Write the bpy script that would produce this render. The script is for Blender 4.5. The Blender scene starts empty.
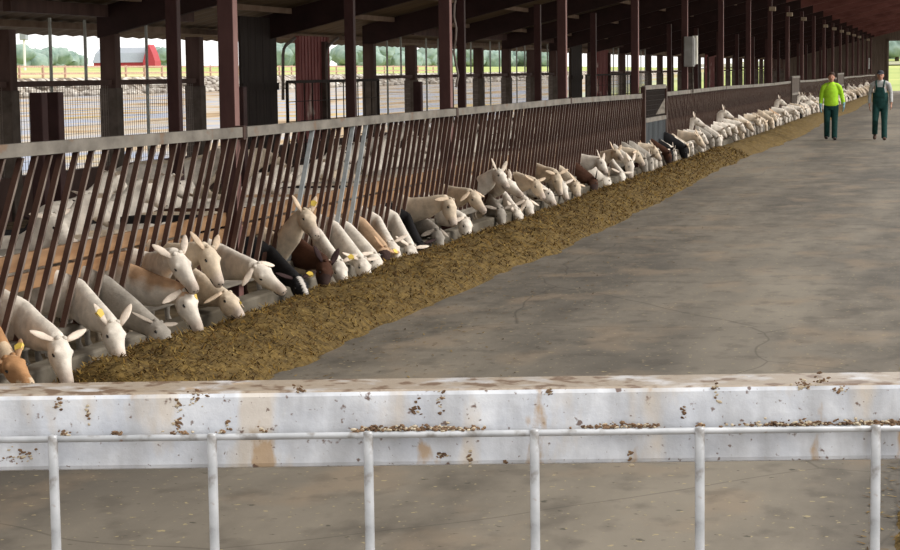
import bpy, math, random
import numpy as np
from mathutils import Vector, noise
R = random.Random(7)
NR = np.random.RandomState(5)
S = bpy.context.scene
COL = S.collection

# ---------------------------------------------------------------- camera
F, ROLL, EYE = 2000.0, math.atan(0.013), 1.75
_u, _v = 499.0, 209.0
_up = _u*math.cos(ROLL)+_v*math.sin(ROLL); _vp = -_u*math.sin(ROLL)+_v*math.cos(ROLL)
PIT = math.atan(_vp/F); PSI = math.atan(_up/math.hypot(F, _vp))
FH = np.array([-math.sin(PSI), math.cos(PSI), 0.]); RH = np.array([math.cos(PSI), math.sin(PSI), 0.]); ZZ = np.array([0, 0, 1.])
FW = math.cos(PIT)*FH - math.sin(PIT)*ZZ; U0 = math.sin(PIT)*FH + math.cos(PIT)*ZZ
CR = RH*math.cos(ROLL) - U0*math.sin(ROLL); CU = RH*math.sin(ROLL) + U0*math.cos(ROLL)
CO = np.array([0, 0, EYE])
def ray(x, y): return FW*F + CR*(x-450) + CU*(275-y)
def atX(x, y, X):
    d = ray(x, y); return CO + d*(X/d[0])
def atY(x, y, Y):
    d = ray(x, y); return CO + d*(Y/d[1])
cam = bpy.data.cameras.new('camera'); camo = bpy.data.objects.new('camera', cam); COL.objects.link(camo)
cam.sensor_width = 36; cam.lens = 36*F/900; cam.clip_start = 0.1; cam.clip_end = 3000
from mathutils import Matrix
M = Matrix(((CR[0], CU[0], -FW[0], CO[0]), (CR[1], CU[1], -FW[1], CO[1]), (CR[2], CU[2], -FW[2], CO[2]), (0, 0, 0, 1)))
camo.matrix_world = M
S.camera = camo

# ---------------------------------------------------------------- materials
def lin(c): return tuple(((x/255)/12.92 if x/255 <= .04045 else (((x/255)+.055)/1.055)**2.4) for x in c)
def mat(name, col, rough=.8, metal=0., var=.25, scale=6., bump=0., stretch=(1, 1, 1), col2=None, spec=.3, coords='Object', attr=None, detail=6):
    m = bpy.data.materials.new(name); m.use_nodes = True
    nt = m.node_tree; N = nt.nodes; L = nt.links; b = N['Principled BSDF']
    b.inputs['Roughness'].default_value = rough; b.inputs['Metallic'].default_value = metal
    b.inputs['Specular IOR Level'].default_value = spec
    tc = N.new('ShaderNodeTexCoord'); mp = N.new('ShaderNodeMapping'); mp.inputs['Scale'].default_value = stretch
    L.new(tc.outputs[coords], mp.inputs['Vector'])
    n = N.new('ShaderNodeTexNoise'); n.inputs['Scale'].default_value = scale; n.inputs['Detail'].default_value = detail; n.inputs['Roughness'].default_value = .6
    L.new(mp.outputs[0], n.inputs['Vector'])
    cr = N.new('ShaderNodeValToRGB'); cr.color_ramp.elements[0].position = .33; cr.color_ramp.elements[1].position = .67
    c2 = col2 if col2 else tuple(min(1, x*(1+var)) for x in col)
    c1 = col if col2 else tuple(x*(1-var) for x in col)
    if attr:
        c1 = (1-var,)*3; c2 = (1.0,)*3
    cr.color_ramp.elements[0].color = (*c1, 1); cr.color_ramp.elements[1].color = (*c2, 1)
    L.new(n.outputs['Fac'], cr.inputs[0]); out = cr.outputs[0]
    if attr:
        a = N.new('ShaderNodeAttribute'); a.attribute_name = attr
        mx = N.new('ShaderNodeMix'); mx.data_type = 'RGBA'; mx.blend_type = 'MULTIPLY'; mx.inputs[0].default_value = 1
        L.new(a.outputs['Color'], mx.inputs[6]); L.new(out, mx.inputs[7]); out = mx.outputs[2]
    L.new(out, b.inputs['Base Color'])
    if bump:
        bp = N.new('ShaderNodeBump'); bp.inputs['Strength'].default_value = bump; bp.inputs['Distance'].default_value = .02
        L.new(n.outputs['Fac'], bp.inputs['Height']); L.new(bp.outputs[0], b.inputs['Normal'])
    m['out'] = 1
    return m
def overlay(m, col, scale, lo, hi, stretch=(1, 1, 1), kind='noise', normal_z=None, coords='Object', amount=1., detail=4):
    """mix another colour over the base colour where a noise is high (stains, straw, rust)"""
    nt = m.node_tree; N = nt.nodes; L = nt.links; b = N['Principled BSDF']
    src = b.inputs['Base Color'].links[0].from_socket
    tc = N.new('ShaderNodeTexCoord'); mp = N.new('ShaderNodeMapping'); mp.inputs['Scale'].default_value = stretch
    L.new(tc.outputs[coords], mp.inputs['Vector'])
    if kind == 'noise':
        n = N.new('ShaderNodeTexNoise'); n.inputs['Scale'].default_value = scale; n.inputs['Detail'].default_value = detail; f = n.outputs['Fac']
        L.new(mp.outputs[0], n.inputs['Vector'])
    else:
        w = N.new('ShaderNodeTexNoise'); w.inputs['Scale'].default_value = scale*1.6; L.new(mp.outputs[0], w.inputs['Vector'])
        ad = N.new('ShaderNodeVectorMath'); ad.operation = 'MULTIPLY_ADD'; ad.inputs[1].default_value = (.5, .5, .5)
        L.new(w.outputs['Color'], ad.inputs[0]); L.new(mp.outputs[0], ad.inputs[2])
        n = N.new('ShaderNodeTexVoronoi'); n.feature = 'DISTANCE_TO_EDGE'; n.inputs['Scale'].default_value = scale; f = n.outputs['Distance']
        L.new(ad.outputs[0], n.inputs['Vector'])
    mr = N.new('ShaderNodeMapRange'); mr.inputs[1].default_value = lo; mr.inputs[2].default_value = hi; mr.inputs[4].default_value = amount
    L.new(f, mr.inputs[0]); fac = mr.outputs[0]
    if normal_z is not None:
        g = N.new('ShaderNodeNewGeometry'); sp = N.new('ShaderNodeSeparateXYZ'); L.new(g.outputs['Normal'], sp.inputs[0])
        m2 = N.new('ShaderNodeMapRange'); m2.inputs[1].default_value = normal_z; m2.inputs[2].default_value = normal_z+.2
        L.new(sp.outputs['Z'], m2.inputs[0])
        mm = N.new('ShaderNodeMath'); mm.operation = 'MULTIPLY'; L.new(fac, mm.inputs[0]); L.new(m2.outputs[0], mm.inputs[1]); fac = mm.outputs[0]
    mx = N.new('ShaderNodeMix'); mx.data_type = 'RGBA'
    L.new(fac, mx.inputs[0]); L.new(src, mx.inputs[6]); mx.inputs[7].default_value = (*col, 1)
    L.new(mx.outputs[2], b.inputs['Base Color'])
    return m

m_floor = mat('alley_concrete', (.095, .082, .065), rough=.75, scale=2.0, stretch=(1.5, .7, 1), col2=(.185, .160, .127), bump=.3, detail=12)
overlay(m_floor, (.27, .235, .185), .45, .47, .62, stretch=(1.6, .10, 1), detail=8, amount=.6)
overlay(m_floor, (.078, .070, .060), .6, .46, .66, stretch=(1.0, .35, 1), detail=12, amount=.65)
overlay(m_floor, (.24, .185, .13), 1.7, .53, .66, stretch=(1, .6, 1), detail=12, amount=.6)
overlay(m_floor, (.065, .055, .045), 5, .53, .66, stretch=(1, .7, 1), detail=12, amount=.4)
overlay(m_floor, (.06, .05, .04), .34, .0035, .0, kind='vor', amount=.6)
overlay(m_floor, (.38, .31, .17), 24, .66, .70, detail=3, amount=.8)
overlay(m_floor, (.045, .04, .03), 13, .67, .71, stretch=(1, 1.3, 1), detail=4, amount=.8)
m_pen = mat('straw_bedding', (.11, .08, .045), rough=.95, scale=5, col2=(.26, .19, .11), bump=.5, detail=10)
m_conc = mat('curb_concrete', (.10, .085, .065), rough=.85, scale=4, col2=(.24, .21, .165), bump=.3)
overlay(m_conc, (.055, .042, .025), 2.2, .42, .6, amount=.85, stretch=(1, .5, 1))
m_plank = mat('weathered_plank', (.10, .085, .068), rough=.85, scale=3, stretch=(6, .7, 6), col2=(.24, .21, .17), bump=.3)
m_board = mat('orange_brown_board', (.30, .155, .07), rough=.7, scale=3, stretch=(5, .6, 5), col2=(.42, .25, .13), bump=.2)
overlay(m_board, (.14, .08, .045), 2.5, .5, .72, stretch=(1, .4, 3), amount=.8)
m_bar = mat('rusty_bar', (.032, .013, .009), rough=.6, scale=7, col2=(.078, .038, .026), stretch=(1, 1, .4))
overlay(m_bar, (.20, .16, .13), 3, .57, .72, stretch=(1, 1, .5), amount=.6)
m_bar_lit = mat('lit_bar_face', (.06, .036, .027), rough=.5, scale=5, col2=(.25, .20, .165), stretch=(1, 1.5, .6))  # lighter bar colour, paints the alley light onto the alley-side face
m_bar_grey = mat('galvanised_bar', (.24, .26, .27), rough=.5, scale=7, col2=(.40, .42, .42))
m_rail = mat('worn_rail', (.12, .105, .088), rough=.7, scale=5, stretch=(1, .6, 1), col2=(.26, .235, .20), bump=.15)
overlay(m_rail, (.20, .12, .07), 6, .60, .68, stretch=(1, .7, 1), amount=.7)
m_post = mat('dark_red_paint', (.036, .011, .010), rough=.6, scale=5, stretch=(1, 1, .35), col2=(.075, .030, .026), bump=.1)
m_post_lit = mat('lit_post_face', (.17, .075, .065), rough=.6, scale=5, stretch=(1, 1, .35), col2=(.30, .17, .15), bump=.1)  # lit copy of the post red, alley light put into the colour
m_stub = mat('stub_post_paint', (.030, .010, .009), rough=.7, scale=5, col2=(.05, .02, .018))
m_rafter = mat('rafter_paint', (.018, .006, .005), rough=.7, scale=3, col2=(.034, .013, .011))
m_rafter_lit = mat('lit_rafter', (.095, .028, .022), rough=.6, scale=1.2, col2=(.20, .075, .062), stretch=(1, .2, 3))  # brighter rafter copy, daylight near the ridge painted into its colour
m_deck = mat('roof_underside', (.105, .072, .038), rough=.75, scale=2, stretch=(.4, 2, 1), col2=(.17, .12, .068))
m_purlin = mat('purlin_wood', (.15, .095, .06), rough=.8, scale=3, col2=(.24, .17, .12))
m_col = mat('wall_column_wood', (.050, .026, .020), rough=.8, scale=4, col2=(.095, .055, .045), stretch=(1, 1, .3))
m_pier = mat('pier_block', (.060, .046, .036), rough=.9, scale=5, col2=(.12, .095, .078), bump=.3)
m_pale = mat('pale_block', (.34, .27, .19), rough=.8, var=.2)
m_dark = mat('dark_boards', (.018, .012, .010), rough=.85, scale=5, col2=(.035, .025, .02), stretch=(1, 3, .3))
m_redp = mat('red_sheet', (.17, .040, .038), rough=.7, scale=3, col2=(.27, .095, .085), stretch=(1, 1, .4))
overlay(m_redp, (.55, .42, .36), 1.6, .60, .68, amount=.9)
m_wire = mat('wire', (.16, .13, .11), rough=.6)
m_gbar = mat('glazing_bar_metal', (.30, .31, .28), rough=.5)
m_endw = mat('end_wall_planks', (.085, .06, .045), rough=.85, scale=4, stretch=(5, 1, .2), col2=(.17, .13, .10), bump=.3)
m_white = mat('white_paint', (.75, .76, .74), rough=.5, var=.08)
m_gate = mat('gate_galvanised', (.47, .495, .55), rough=.42, metal=.0, scale=22, col2=(.70, .72, .76), bump=.12, spec=.5, detail=8)
overlay(m_gate, (.30, .30, .31), 30, .44, .62, stretch=(1, 1, .30), amount=.55, detail=8)
overlay(m_gate, (.56, .47, .36), 17, .54, .62, stretch=(1, 1, .4), amount=.6, detail=8)
overlay(m_gate, (.40, .27, .15), 24, .61, .65, stretch=(1, 1, .45), amount=.85, detail=9)
overlay(m_gate, (.12, .065, .045), 90, .64, .68, amount=.9, detail=5)
overlay(m_gate, (.13, .08, .06), 210, .66, .70, amount=.8, detail=3)
overlay(m_gate, (.27, .215, .16), 30, .20, .45, normal_z=.5, amount=.95, detail=8)
overlay(m_gate, (.13, .08, .05), 60, .54, .62, normal_z=.5, amount=.9, detail=8)
m_gbarr = mat('gate_rod', (.30, .31, .325), rough=.4, metal=.1, scale=24, col2=(.50, .51, .53), spec=.6)
overlay(m_gbarr, (.16, .14, .12), 60, .56, .66, amount=.7)
overlay(m_gbarr, (.22, .12, .07), 45, .66, .70, amount=.9)
m_mud = mat('dried_mud', (.07, .04, .025), rough=.95, scale=60, col2=(.26, .16, .09), bump=.5)
m_mud2 = mat('pale_crust', (.34, .27, .18), rough=.95, scale=60, col2=(.52, .45, .34))
m_feed = mat('silage', (.060, .037, .010), rough=.9, scale=14, col2=(.18, .115, .032), bump=1., detail=10)
overlay(m_feed, (.27, .205, .08), 40, .62, .72, detail=4, amount=.7)
m_straw = mat('silage_strands', (1, 1, 1), rough=.85, var=.3, attr='Col', scale=3)
m_fur = mat('goat_fur', (1, 1, 1), rough=.85, var=.34, attr='Col', scale=11, bump=.5, detail=12, spec=.12)
m_eye = mat('goat_eye', (.012, .008, .006), rough=.25, spec=.6)
m_tag = mat('yellow_ear_tag', (.72, .52, .10), rough=.5)
m_skin = mat('skin', (.50, .26, .18), rough=.6, var=.08)
m_lime = mat('lime_sweater', (.40, .72, .03), rough=.8, scale=12, var=.12, bump=.3)
m_green = mat('dark_green_cloth', (.007, .045, .040), rough=.8, scale=14, var=.25, bump=.3)
m_grey = mat('grey_shirt', (.42, .42, .41), rough=.85, scale=12, var=.12, bump=.3)
m_boot = mat('dark_boot', (.035, .025, .022), rough=.6)
m_hair = mat('dark_hair', (.045, .022, .012), rough=.7)
m_cap = mat('dark_cap', (.045, .045, .055), rough=.8)
m_glove = mat('pale_glove', (.25, .42, .50), rough=.7)
m_bot = mat('boot_brown', (.075, .04, .028), rough=.7)
m_metal = mat('grey_metal_box', (.22, .215, .20), rough=.5, col2=(.30, .295, .28))
m_paper = mat('pale_paper', (.62, .60, .52), rough=.8)
m_corr = mat('blue_grey_sheet', (.030, .036, .040), rough=.6, scale=3, stretch=(1, 8, .3), col2=(.09, .10, .11))
m_cable = mat('black_cable', (.03, .03, .03))
m_leaf = mat('tree_leaves', (.17, .25, .22), rough=.8, scale=.5, col2=(.32, .40, .35), detail=10, bump=1.)  # pale bluish tint puts the distance haze into the leaf colour
m_trunk = mat('tree_bark', (.12, .09, .06), rough=.9)
m_barnred = mat('far_barn_red', (.42, .05, .07), rough=.7, var=.1)
m_barnroof = mat('far_barn_roof', (.30, .33, .37), rough=.5, var=.1)
m_tarp = mat('rubble', (.13, .10, .08), rough=.9, scale=.9, col2=(.62, .58, .52), detail=10)
m_ffence = mat('field_rail', (.50, .33, .25), rough=.8)

# ---------------------------------------------------------------- mesh helpers
class MB:
    def __init__(s): s.v = []; s.f = []; s.mi = []; s.n = 0
    def add(s, vs, fs, mi=0):
        vs = np.asarray(vs, float); s.v.append(vs); s.f += [tuple(i+s.n for i in f) for f in fs]; s.mi += [mi]*len(fs); s.n += len(vs); return s
    def box(s, x0, x1, y0, y1, z0, z1, mi=0, bev=0):
        if bev and min(x1-x0, y1-y0, z1-z0) > 2.2*bev:
            import bmesh
            bm = bmesh.new(); bmesh.ops.create_cube(bm, size=1)
            for v in bm.verts: v.co = Vector(((x0+x1)/2+v.co.x*(x1-x0), (y0+y1)/2+v.co.y*(y1-y0), (z0+z1)/2+v.co.z*(z1-z0)))
            bmesh.ops.bevel(bm, geom=bm.edges[:], offset=bev, segments=2, affect='EDGES', profile=.5)
            bm.verts.ensure_lookup_table(); s.add([v.co[:] for v in bm.verts], [tuple(v.index for v in f.verts) for f in bm.faces], mi); bm.free(); return s
        v = [(x, y, z) for x in (x0, x1) for y in (y0, y1) for z in (z0, z1)]
        return s.add(v, [(0, 1, 3, 2), (4, 6, 7, 5), (0, 4, 5, 1), (2, 3, 7, 6), (0, 2, 6, 4), (1, 5, 7, 3)], mi)
    def prism(s, a, b, wx, wy, mi=0, front=None):
        """rectangular bar from a to b, section wx (along x) by wy (along y)"""
        v = []
        for p in (a, b):
            for dx, dy in ((-1, -1), (1, -1), (1, 1), (-1, 1)): v.append((p[0]+dx*wx/2, p[1]+dy*wy/2, p[2]))
        s.add(v, [(3, 2, 1, 0), (4, 5, 6, 7), (0, 1, 5, 4), (1, 2, 6, 5), (2, 3, 7, 6), (3, 0, 4, 7)], mi)
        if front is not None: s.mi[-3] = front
        return s
    def loft(s, pts, rads, ups=(0, 0, 1), n=12, mi=0, cap=True):
        """tube through pts, ellipse radii (across, along up)"""
        pts = [np.asarray(p, float) for p in pts]; k = len(pts); vs = []
        for i, p in enumerate(pts):
            t = pts[min(i+1, k-1)]-pts[max(i-1, 0)]; t = t/(np.linalg.norm(t)+1e-9)
            u = np.asarray(ups[i] if isinstance(ups, list) else ups, float); u = u-t*(u@t)
            if np.linalg.norm(u) < 1e-4: u = np.array([1, 0, 0.])-t*t[0]
            u /= np.linalg.norm(u); w = np.cross(t, u)
            r = rads[i]; ra, rb = (r, r) if isinstance(r, (int, float)) else r
            for j in range(n):
                a = 2*math.pi*j/n; vs.append(p+w*math.cos(a)*ra+u*math.sin(a)*rb)
        fs = []
        for i in range(k-1):
            for j in range(n):
                a = i*n+j; b = i*n+(j+1) % n; fs.append((a, b, b+n, a+n))
        if cap: fs.append(tuple(range(n-1, -1, -1))); fs.append(tuple(range((k-1)*n, k*n)))
        return s.add(vs, fs, mi)
    def ball(s, c, r, mi=0, seg=10, rings=6):
        rx, ry, rz = (r, r, r) if isinstance(r, (int, float)) else r
        vs = [(c[0], c[1], c[2]+rz)]
        for i in range(1, rings):
            th = math.pi*i/rings
            for j in range(seg):
                ph = 2*math.pi*j/seg; vs.append((c[0]+rx*math.sin(th)*math.cos(ph), c[1]+ry*math.sin(th)*math.sin(ph), c[2]+rz*math.cos(th)))
        vs.append((c[0], c[1], c[2]-rz)); fs = []
        for j in range(seg): fs.append((0, 1+j, 1+(j+1) % seg))
        for i in range(rings-2):
            for j in range(seg):
                a = 1+i*seg+j; b = 1+i*seg+(j+1) % seg; fs.append((a, a+seg, b+seg, b))
        o = 1+(rings-2)*seg
        for j in range(seg): fs.append((o+(j+1) % seg, o+j, len(vs)-1))
        return s.add(vs, fs, mi)
    def mesh(s, name, mats, smooth=False):
        me = bpy.data.meshes.new(name); V = np.concatenate(s.v)
        me.from_pydata(V.tolist(), [], s.f)
        for m in (mats if isinstance(mats, (list, tuple)) else [mats]): me.materials.append(m)
        me.polygons.foreach_set('material_index', s.mi)
        if smooth: me.polygons.foreach_set('use_smooth', [True]*len(s.f))
        me.update(); return me
    def obj(s, name, mats, parent=None, smooth=False, loc=None):
        o = bpy.data.objects.new(name, s.mesh(name, mats, smooth)); COL.objects.link(o)
        if parent: o.parent = parent
        if loc is not None: o.location = loc
        return o
def tag(o, label=None, cat=None, group=None, kind=None):
    if label: o['label'] = label
    if cat: o['category'] = cat
    if group: o['group'] = group
    if kind: o['kind'] = kind
    return o
def empty(name, loc, label=None, cat=None, group=None, rz=0, kind=None):
    o = bpy.data.objects.new(name, None); COL.objects.link(o); o.location = loc; o.rotation_euler = (0, 0, rz); o.empty_display_size = .1
    return tag(o, label, cat, group, kind)
def link_child(name, me, parent, loc=(0, 0, 0), rot=(0, 0, 0)):
    o = bpy.data.objects.new(name, me); COL.objects.link(o); o.parent = parent; o.location = loc; o.rotation_euler = rot; return o
def remesh(mb, voxel, smooth_it=2):
    me = mb.mesh('tmp', m_fur); o = bpy.data.objects.new('tmp', me); COL.objects.link(o)
    md = o.modifiers.new('r', 'REMESH'); md.mode = 'VOXEL'; md.voxel_size = voxel; md.use_smooth_shade = True
    if smooth_it:
        sm = o.modifiers.new('s', 'SMOOTH'); sm.iterations = smooth_it; sm.factor = .5
    dg = bpy.context.evaluated_depsgraph_get(); ev = o.evaluated_get(dg); em = ev.to_mesh()
    V = np.empty(len(em.vertices)*3); em.vertices.foreach_get('co', V); V = V.reshape(-1, 3).copy()
    Nn = np.empty(len(em.vertices)*3); em.vertices.foreach_get('normal', Nn); Nn = Nn.reshape(-1, 3).copy()
    Fc = [tuple(p.vertices) for p in em.polygons]
    ev.to_mesh_clear(); bpy.data.objects.remove(o); bpy.data.meshes.remove(me)
    return V, Nn, Fc
ORD = ['first', 'second', 'third', 'fourth', 'fifth', 'sixth', 'seventh', 'eighth', 'ninth', 'tenth', 'eleventh', 'twelfth', 'thirteenth', 'fourteenth', 'fifteenth', 'sixteenth', 'seventeenth', 'eighteenth', 'nineteenth', 'twentieth', 'twenty-first', 'twenty-second', 'twenty-third', 'twenty-fourth', 'twenty-fifth', 'twenty-sixth', 'twenty-seventh', 'twenty-eighth', 'twenty-ninth', 'thirtieth']

# ---------------------------------------------------------------- levels and grid
XF, PITCH, Y0, YEND = -4.88, 6.37, 7.15, 140.0
X2, X3 = -7.85, -11.0
ROOF = lambda x: 2.72+.24*(x+11)          # underside of the deck
XR = -1.3                                  # roof stops here; right slope left off so sky lights the alley

# ---------------------------------------------------------------- ground outside
def zt(x, y):
    a = min(1, max(0, (-x-84)/3.0)); a = a*a*(3-2*a)
    b = min(1, max(0, (-x-88)/70)); z = -.12+1.85*a+1.9*b
    if y > 150:
        c = min(1, max(0, (y-150)/130)); z = max(z, -.12+3.0*c*min(1, max(0, (x+45)/18)))
        z = z if x <= -84 else z
    return z
xs = sorted(set([-420, -340, -270, -220, -180, -160, -145, -130, -115, -100, -93, -90, -88, -87, -86, -85, -84, -83, -70, -55, -40, -28, -20, -12.6, -4.6, 1, 8, 20, 45, 90]))
ys = [-30, 0, 8, 30, 60, 90, 115, 130, 139.9, 148, 155, 165, 180, 200, 225, 250, 270, 285, 310, 350, 400, 460, 540, 640, 760, 900]
mb = MB(); vs = [(x, y, zt(x, y)-(.15 if x > -13 and y < 140 else 0)) for x in xs for y in ys]; ny = len(ys)
mb.add(vs, [(i*ny+j, (i+1)*ny+j, (i+1)*ny+j+1, i*ny+j+1) for i in range(len(xs)-1) for j in range(ny-1)])
def ground_mat():
    m = bpy.data.materials.new('yard_and_field'); m.use_nodes = True; nt = m.node_tree; N = nt.nodes; L = nt.links; b = N['Principled BSDF']; b.inputs['Roughness'].default_value = .95
    tc = N.new('ShaderNodeTexCoord'); sp = N.new('ShaderNodeSeparateXYZ'); L.new(tc.outputs['Object'], sp.inputs[0])
    def noise_(scale, st, d=6):
        mp = N.new('ShaderNodeMapping'); mp.inputs['Scale'].default_value = st; mp.inputs['Rotation'].default_value = (0, 0, math.radians(20))
        L.new(tc.outputs['Object'], mp.inputs[0]); n = N.new('ShaderNodeTexNoise')
        n.inputs['Scale'].default_value = scale; n.inputs['Detail'].default_value = d; L.new(mp.outputs[0], n.inputs[0]); return n.outputs['Fac']
    def ramp(f, st):
        r = N.new('ShaderNodeValToRGB'); e = r.color_ramp.elements
        while len(e) < len(st): e.new(.5)
        for q, (p, c) in zip(e, st): q.position = p; q.color = (*c, 1)
        L.new(f, r.inputs[0]); return r.outputs[0]
    def mix(f, a, c):
        x = N.new('ShaderNodeMix'); x.data_type = 'RGBA'; L.new(f, x.inputs[0]); L.new(a, x.inputs[6]); L.new(c, x.inputs[7]); return x.outputs[2]
    def rng(s, lo, hi):
        r = N.new('ShaderNodeMapRange'); r.inputs[1].default_value = lo; r.inputs[2].default_value = hi; L.new(s, r.inputs[0]); return r.outputs[0]
    yard = ramp(noise_(.16, (1.4, .5, 1)), [(.28, (.10, .065, .04)), (.40, (.36, .24, .12)), (.48, (.42, .36, .29)), (.56, (.26, .30, .40)), (.66, (.46, .33, .13)), (.8, (.20, .14, .09))])
    bank = ramp(noise_(1.1, (1, 1, 1), 9), [(.35, (.05, .04, .03)), (.5, (.22, .17, .13)), (.62, (.60, .56, .50))])
    pale = ramp(noise_(.05, (1, 1, 1)), [(.35, (.42, .36, .16)), (.65, (.60, .52, .30))])
    green = ramp(noise_(.08, (1, 1, 1)), [(.35, (.26, .34, .09)), (.65, (.44, .47, .15))])
    sy = rng(sp.outputs['Y'], 185, 330)
    field = mix(sy, pale, green)
    isb = rng(sp.outputs['X'], -83.5, -84.2); isf = rng(sp.outputs['X'], -86.8, -87.4)
    c = mix(isb, yard, bank); c = mix(isf, c, field)
    endg = rng(sp.outputs['Y'], 141, 143)
    inb = rng(sp.outputs['X'], -30, -22); mu = N.new('ShaderNodeMath'); mu.operation = 'MULTIPLY'; L.new(endg, mu.inputs[0]); L.new(inb, mu.inputs[1])
    c = mix(mu.outputs[0], c, green); L.new(c, b.inputs['Base Color']); return m
tag(mb.obj('ground', ground_mat()), kind='structure')
# floors
mb = MB(); mb.box(-4.62, 3.0, -3, 150, -.2, 0); tag(mb.obj('floor', m_floor), kind='structure')
mb = MB(); mb.box(-11.1, -4.95, 6.5, YEND, -.2, .03); tag(mb.obj('floor_pen', m_pen), kind='structure')
# gravel apron outside the far end
tag(MB().box(-30, 40, 236, 243, 2.0, 2.35).obj('pale_track', mat('pale_track', (.6, .58, .52), var=.1)), 'pale gravel track crossing the grass beyond the far opening', 'track')

# ---------------------------------------------------------------- roof
mb = MB(); n = 0
cw = .25; yy = 6.0; V = []; 
ny = int((YEND+1.5-2.5)/cw)  # front edge of the roof carried forward, unseen, to shade the near floor
for i in range(ny+1):
    dz = .02 if i % 2 else 0
    for x in (-12.55, XR):
        V.append((x, 2.5+i*cw, ROOF(x)+dz)); V.append((x, 2.5+i*cw, ROOF(x)+dz+.03))
Fa = []
for i in range(ny):
    a = i*4; Fa += [(a, a+4, a+6, a+2), (a+1, a+3, a+7, a+5), (a, a+1, a+5, a+4), (a+2, a+6, a+7, a+3)]
mb.add(V, Fa); tag(mb.obj('ceiling', m_deck), kind='structure')
def sloped(name, x0, x1, y0, y1, d0, d1, m, kind='structure', label=None):
    V = [(x, y, ROOF(x)+d) for x in (x0, x1) for y in (y0, y1) for d in (d0, d1)]
    o = MB().add(V, [(0, 1, 3, 2), (4, 6, 7, 5), (0, 4, 5, 1), (2, 3, 7, 6), (0, 2, 6, 4), (1, 5, 7, 3)]).obj(name, m); tag(o, kind=kind); return o
for k in range(22):
    y = 12.6-6.3+6.3*k
    for q in ((0, ) if y < 8 else (0,)):
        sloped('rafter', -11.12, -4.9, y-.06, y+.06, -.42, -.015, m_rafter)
        sloped('rafter', -4.9, XR, y-.06, y+.06, -.42, -.015, m_rafter_lit)
for x in np.arange(-11.85, XR, 1.35):
    V = [(xx, y, ROOF(x)+d) for xx in (x-.04, x+.04) for y in (6, YEND+1) for d in (-.1, -.012)]
    tag(MB().add(V, [(0, 1, 3, 2), (4, 6, 7, 5), (0, 4, 5, 1), (2, 3, 7, 6), (0, 2, 6, 4), (1, 5, 7, 3)]).obj('purlin', m_purlin), kind='structure')

# ---------------------------------------------------------------- left wall: columns, sills, mesh, panels
ycols = [22.15+3.13*j-3.13*3 for j in range(41)]
for j, y in enumerate(ycols):
    o = MB().box(X3-.11, X3+.11, y-.10, y+.10, 0.0, 2.33, bev=.01).obj('wall_column', m_col); tag(o, kind='structure')
    p = MB().box(X3-.125, X3+.125, y-.115, y+.115, 0.0, 1.60, bev=.012).obj('pier_block', m_pier, o)
tag(MB().box(X3-.08, X3+.08, 12, YEND, 0, .56).obj('wall_left', m_col), kind='structure')
W0 = X3
def wire_mesh(y0, y1):
    mb = MB()
    for y in np.arange(y0+.06, y1, .075): mb.box(X3-.003, X3+.003, y-.0018, y+.0018, .56, 1.66)
    for z in np.arange(.62, 1.66, .10): mb.box(X3-.003, X3+.003, y0, y1, z-.0018, z+.0018)
    return mb
wm = None; wn = 0
DOORS = [(32.05, 33.5), (60.6, 64.0), (90.4, 94.0)]      # openings of full height
RED = [(33.35, 35.1), (64.0, 66.1), (94.0, 98.3)]
DARKP = [(30.0, 31.75), (58.6, 60.4), (87.6, 90.1)]
def blocked(a, b):
    return any(a < q1-.05 and b > q0+.05 for q0, q1 in DOORS+RED+DARKP)
for j in range(len(ycols)-1):
    a, b = ycols[j]+.1, ycols[j+1]-.1
    if blocked(a, b): continue
    wn += 1
    e = MB().box(X3-.06, X3+.06, a, b, 1.64, 1.71).obj('window_%d' % wn, m_col); tag(e, kind='structure'); e.location = (0, 0, 0)
    MB().box(X3-.05, X3+.05, a, b, 2.55, 2.71).obj('header', m_col, e)
    if ycols[j] < 75:
        if wm is None:
            y00 = a; wm = wire_mesh(a, b).mesh('wire_mesh', m_wire)
        link_child('wire_mesh', wm, e, (0, a-y00, 0))
        for t in (.40, .76):
            y = a+(b-a)*t
            MB().box(X3-.016, X3+.016, y-.016, y+.016, 1.71 if t > .5 else .56, 2.5).obj('glazing_bar', m_gbar, e)
for i, (a, b) in enumerate(RED):
    mb = MB(); k = int((b-a)/.09)
    for q in range(k):
        y = a+(b-a)*q/k; mb.box(X3-.05-(.012 if q % 2 else 0), X3+.03+(.012 if q % 2 else 0), y, y+(b-a)/k, .05, 2.42)
    o = mb.obj('red_wall_panel', m_redp); tag(o, ['faded red sheet panel beside the doorway, nearest of the red panels', 'small red sheet panel midway along the rear wall, past the first red panel', 'distant red sheet panel far down the rear wall'][i], 'wall panel')
for i, (a, b) in enumerate(DARKP):
    mb = MB(); k = 5
    for q in range(k):
        y = a+(b-a)*q/k; mb.box(X3+.12, X3+.16, y+.005, y+(b-a)/k-.005, .05, 2.68)
    mb.box(X3+.16, X3+.19, a, b, 1.5, 1.62)
    o = mb.obj('dark_board_panel', m_dark); tag(o, ['tall black board panel left of the nearest doorway in the rear wall', 'tall black board panel left of the second red panel', 'tall black board panel left of the farthest red panel'][i], 'wall panel')

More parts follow.
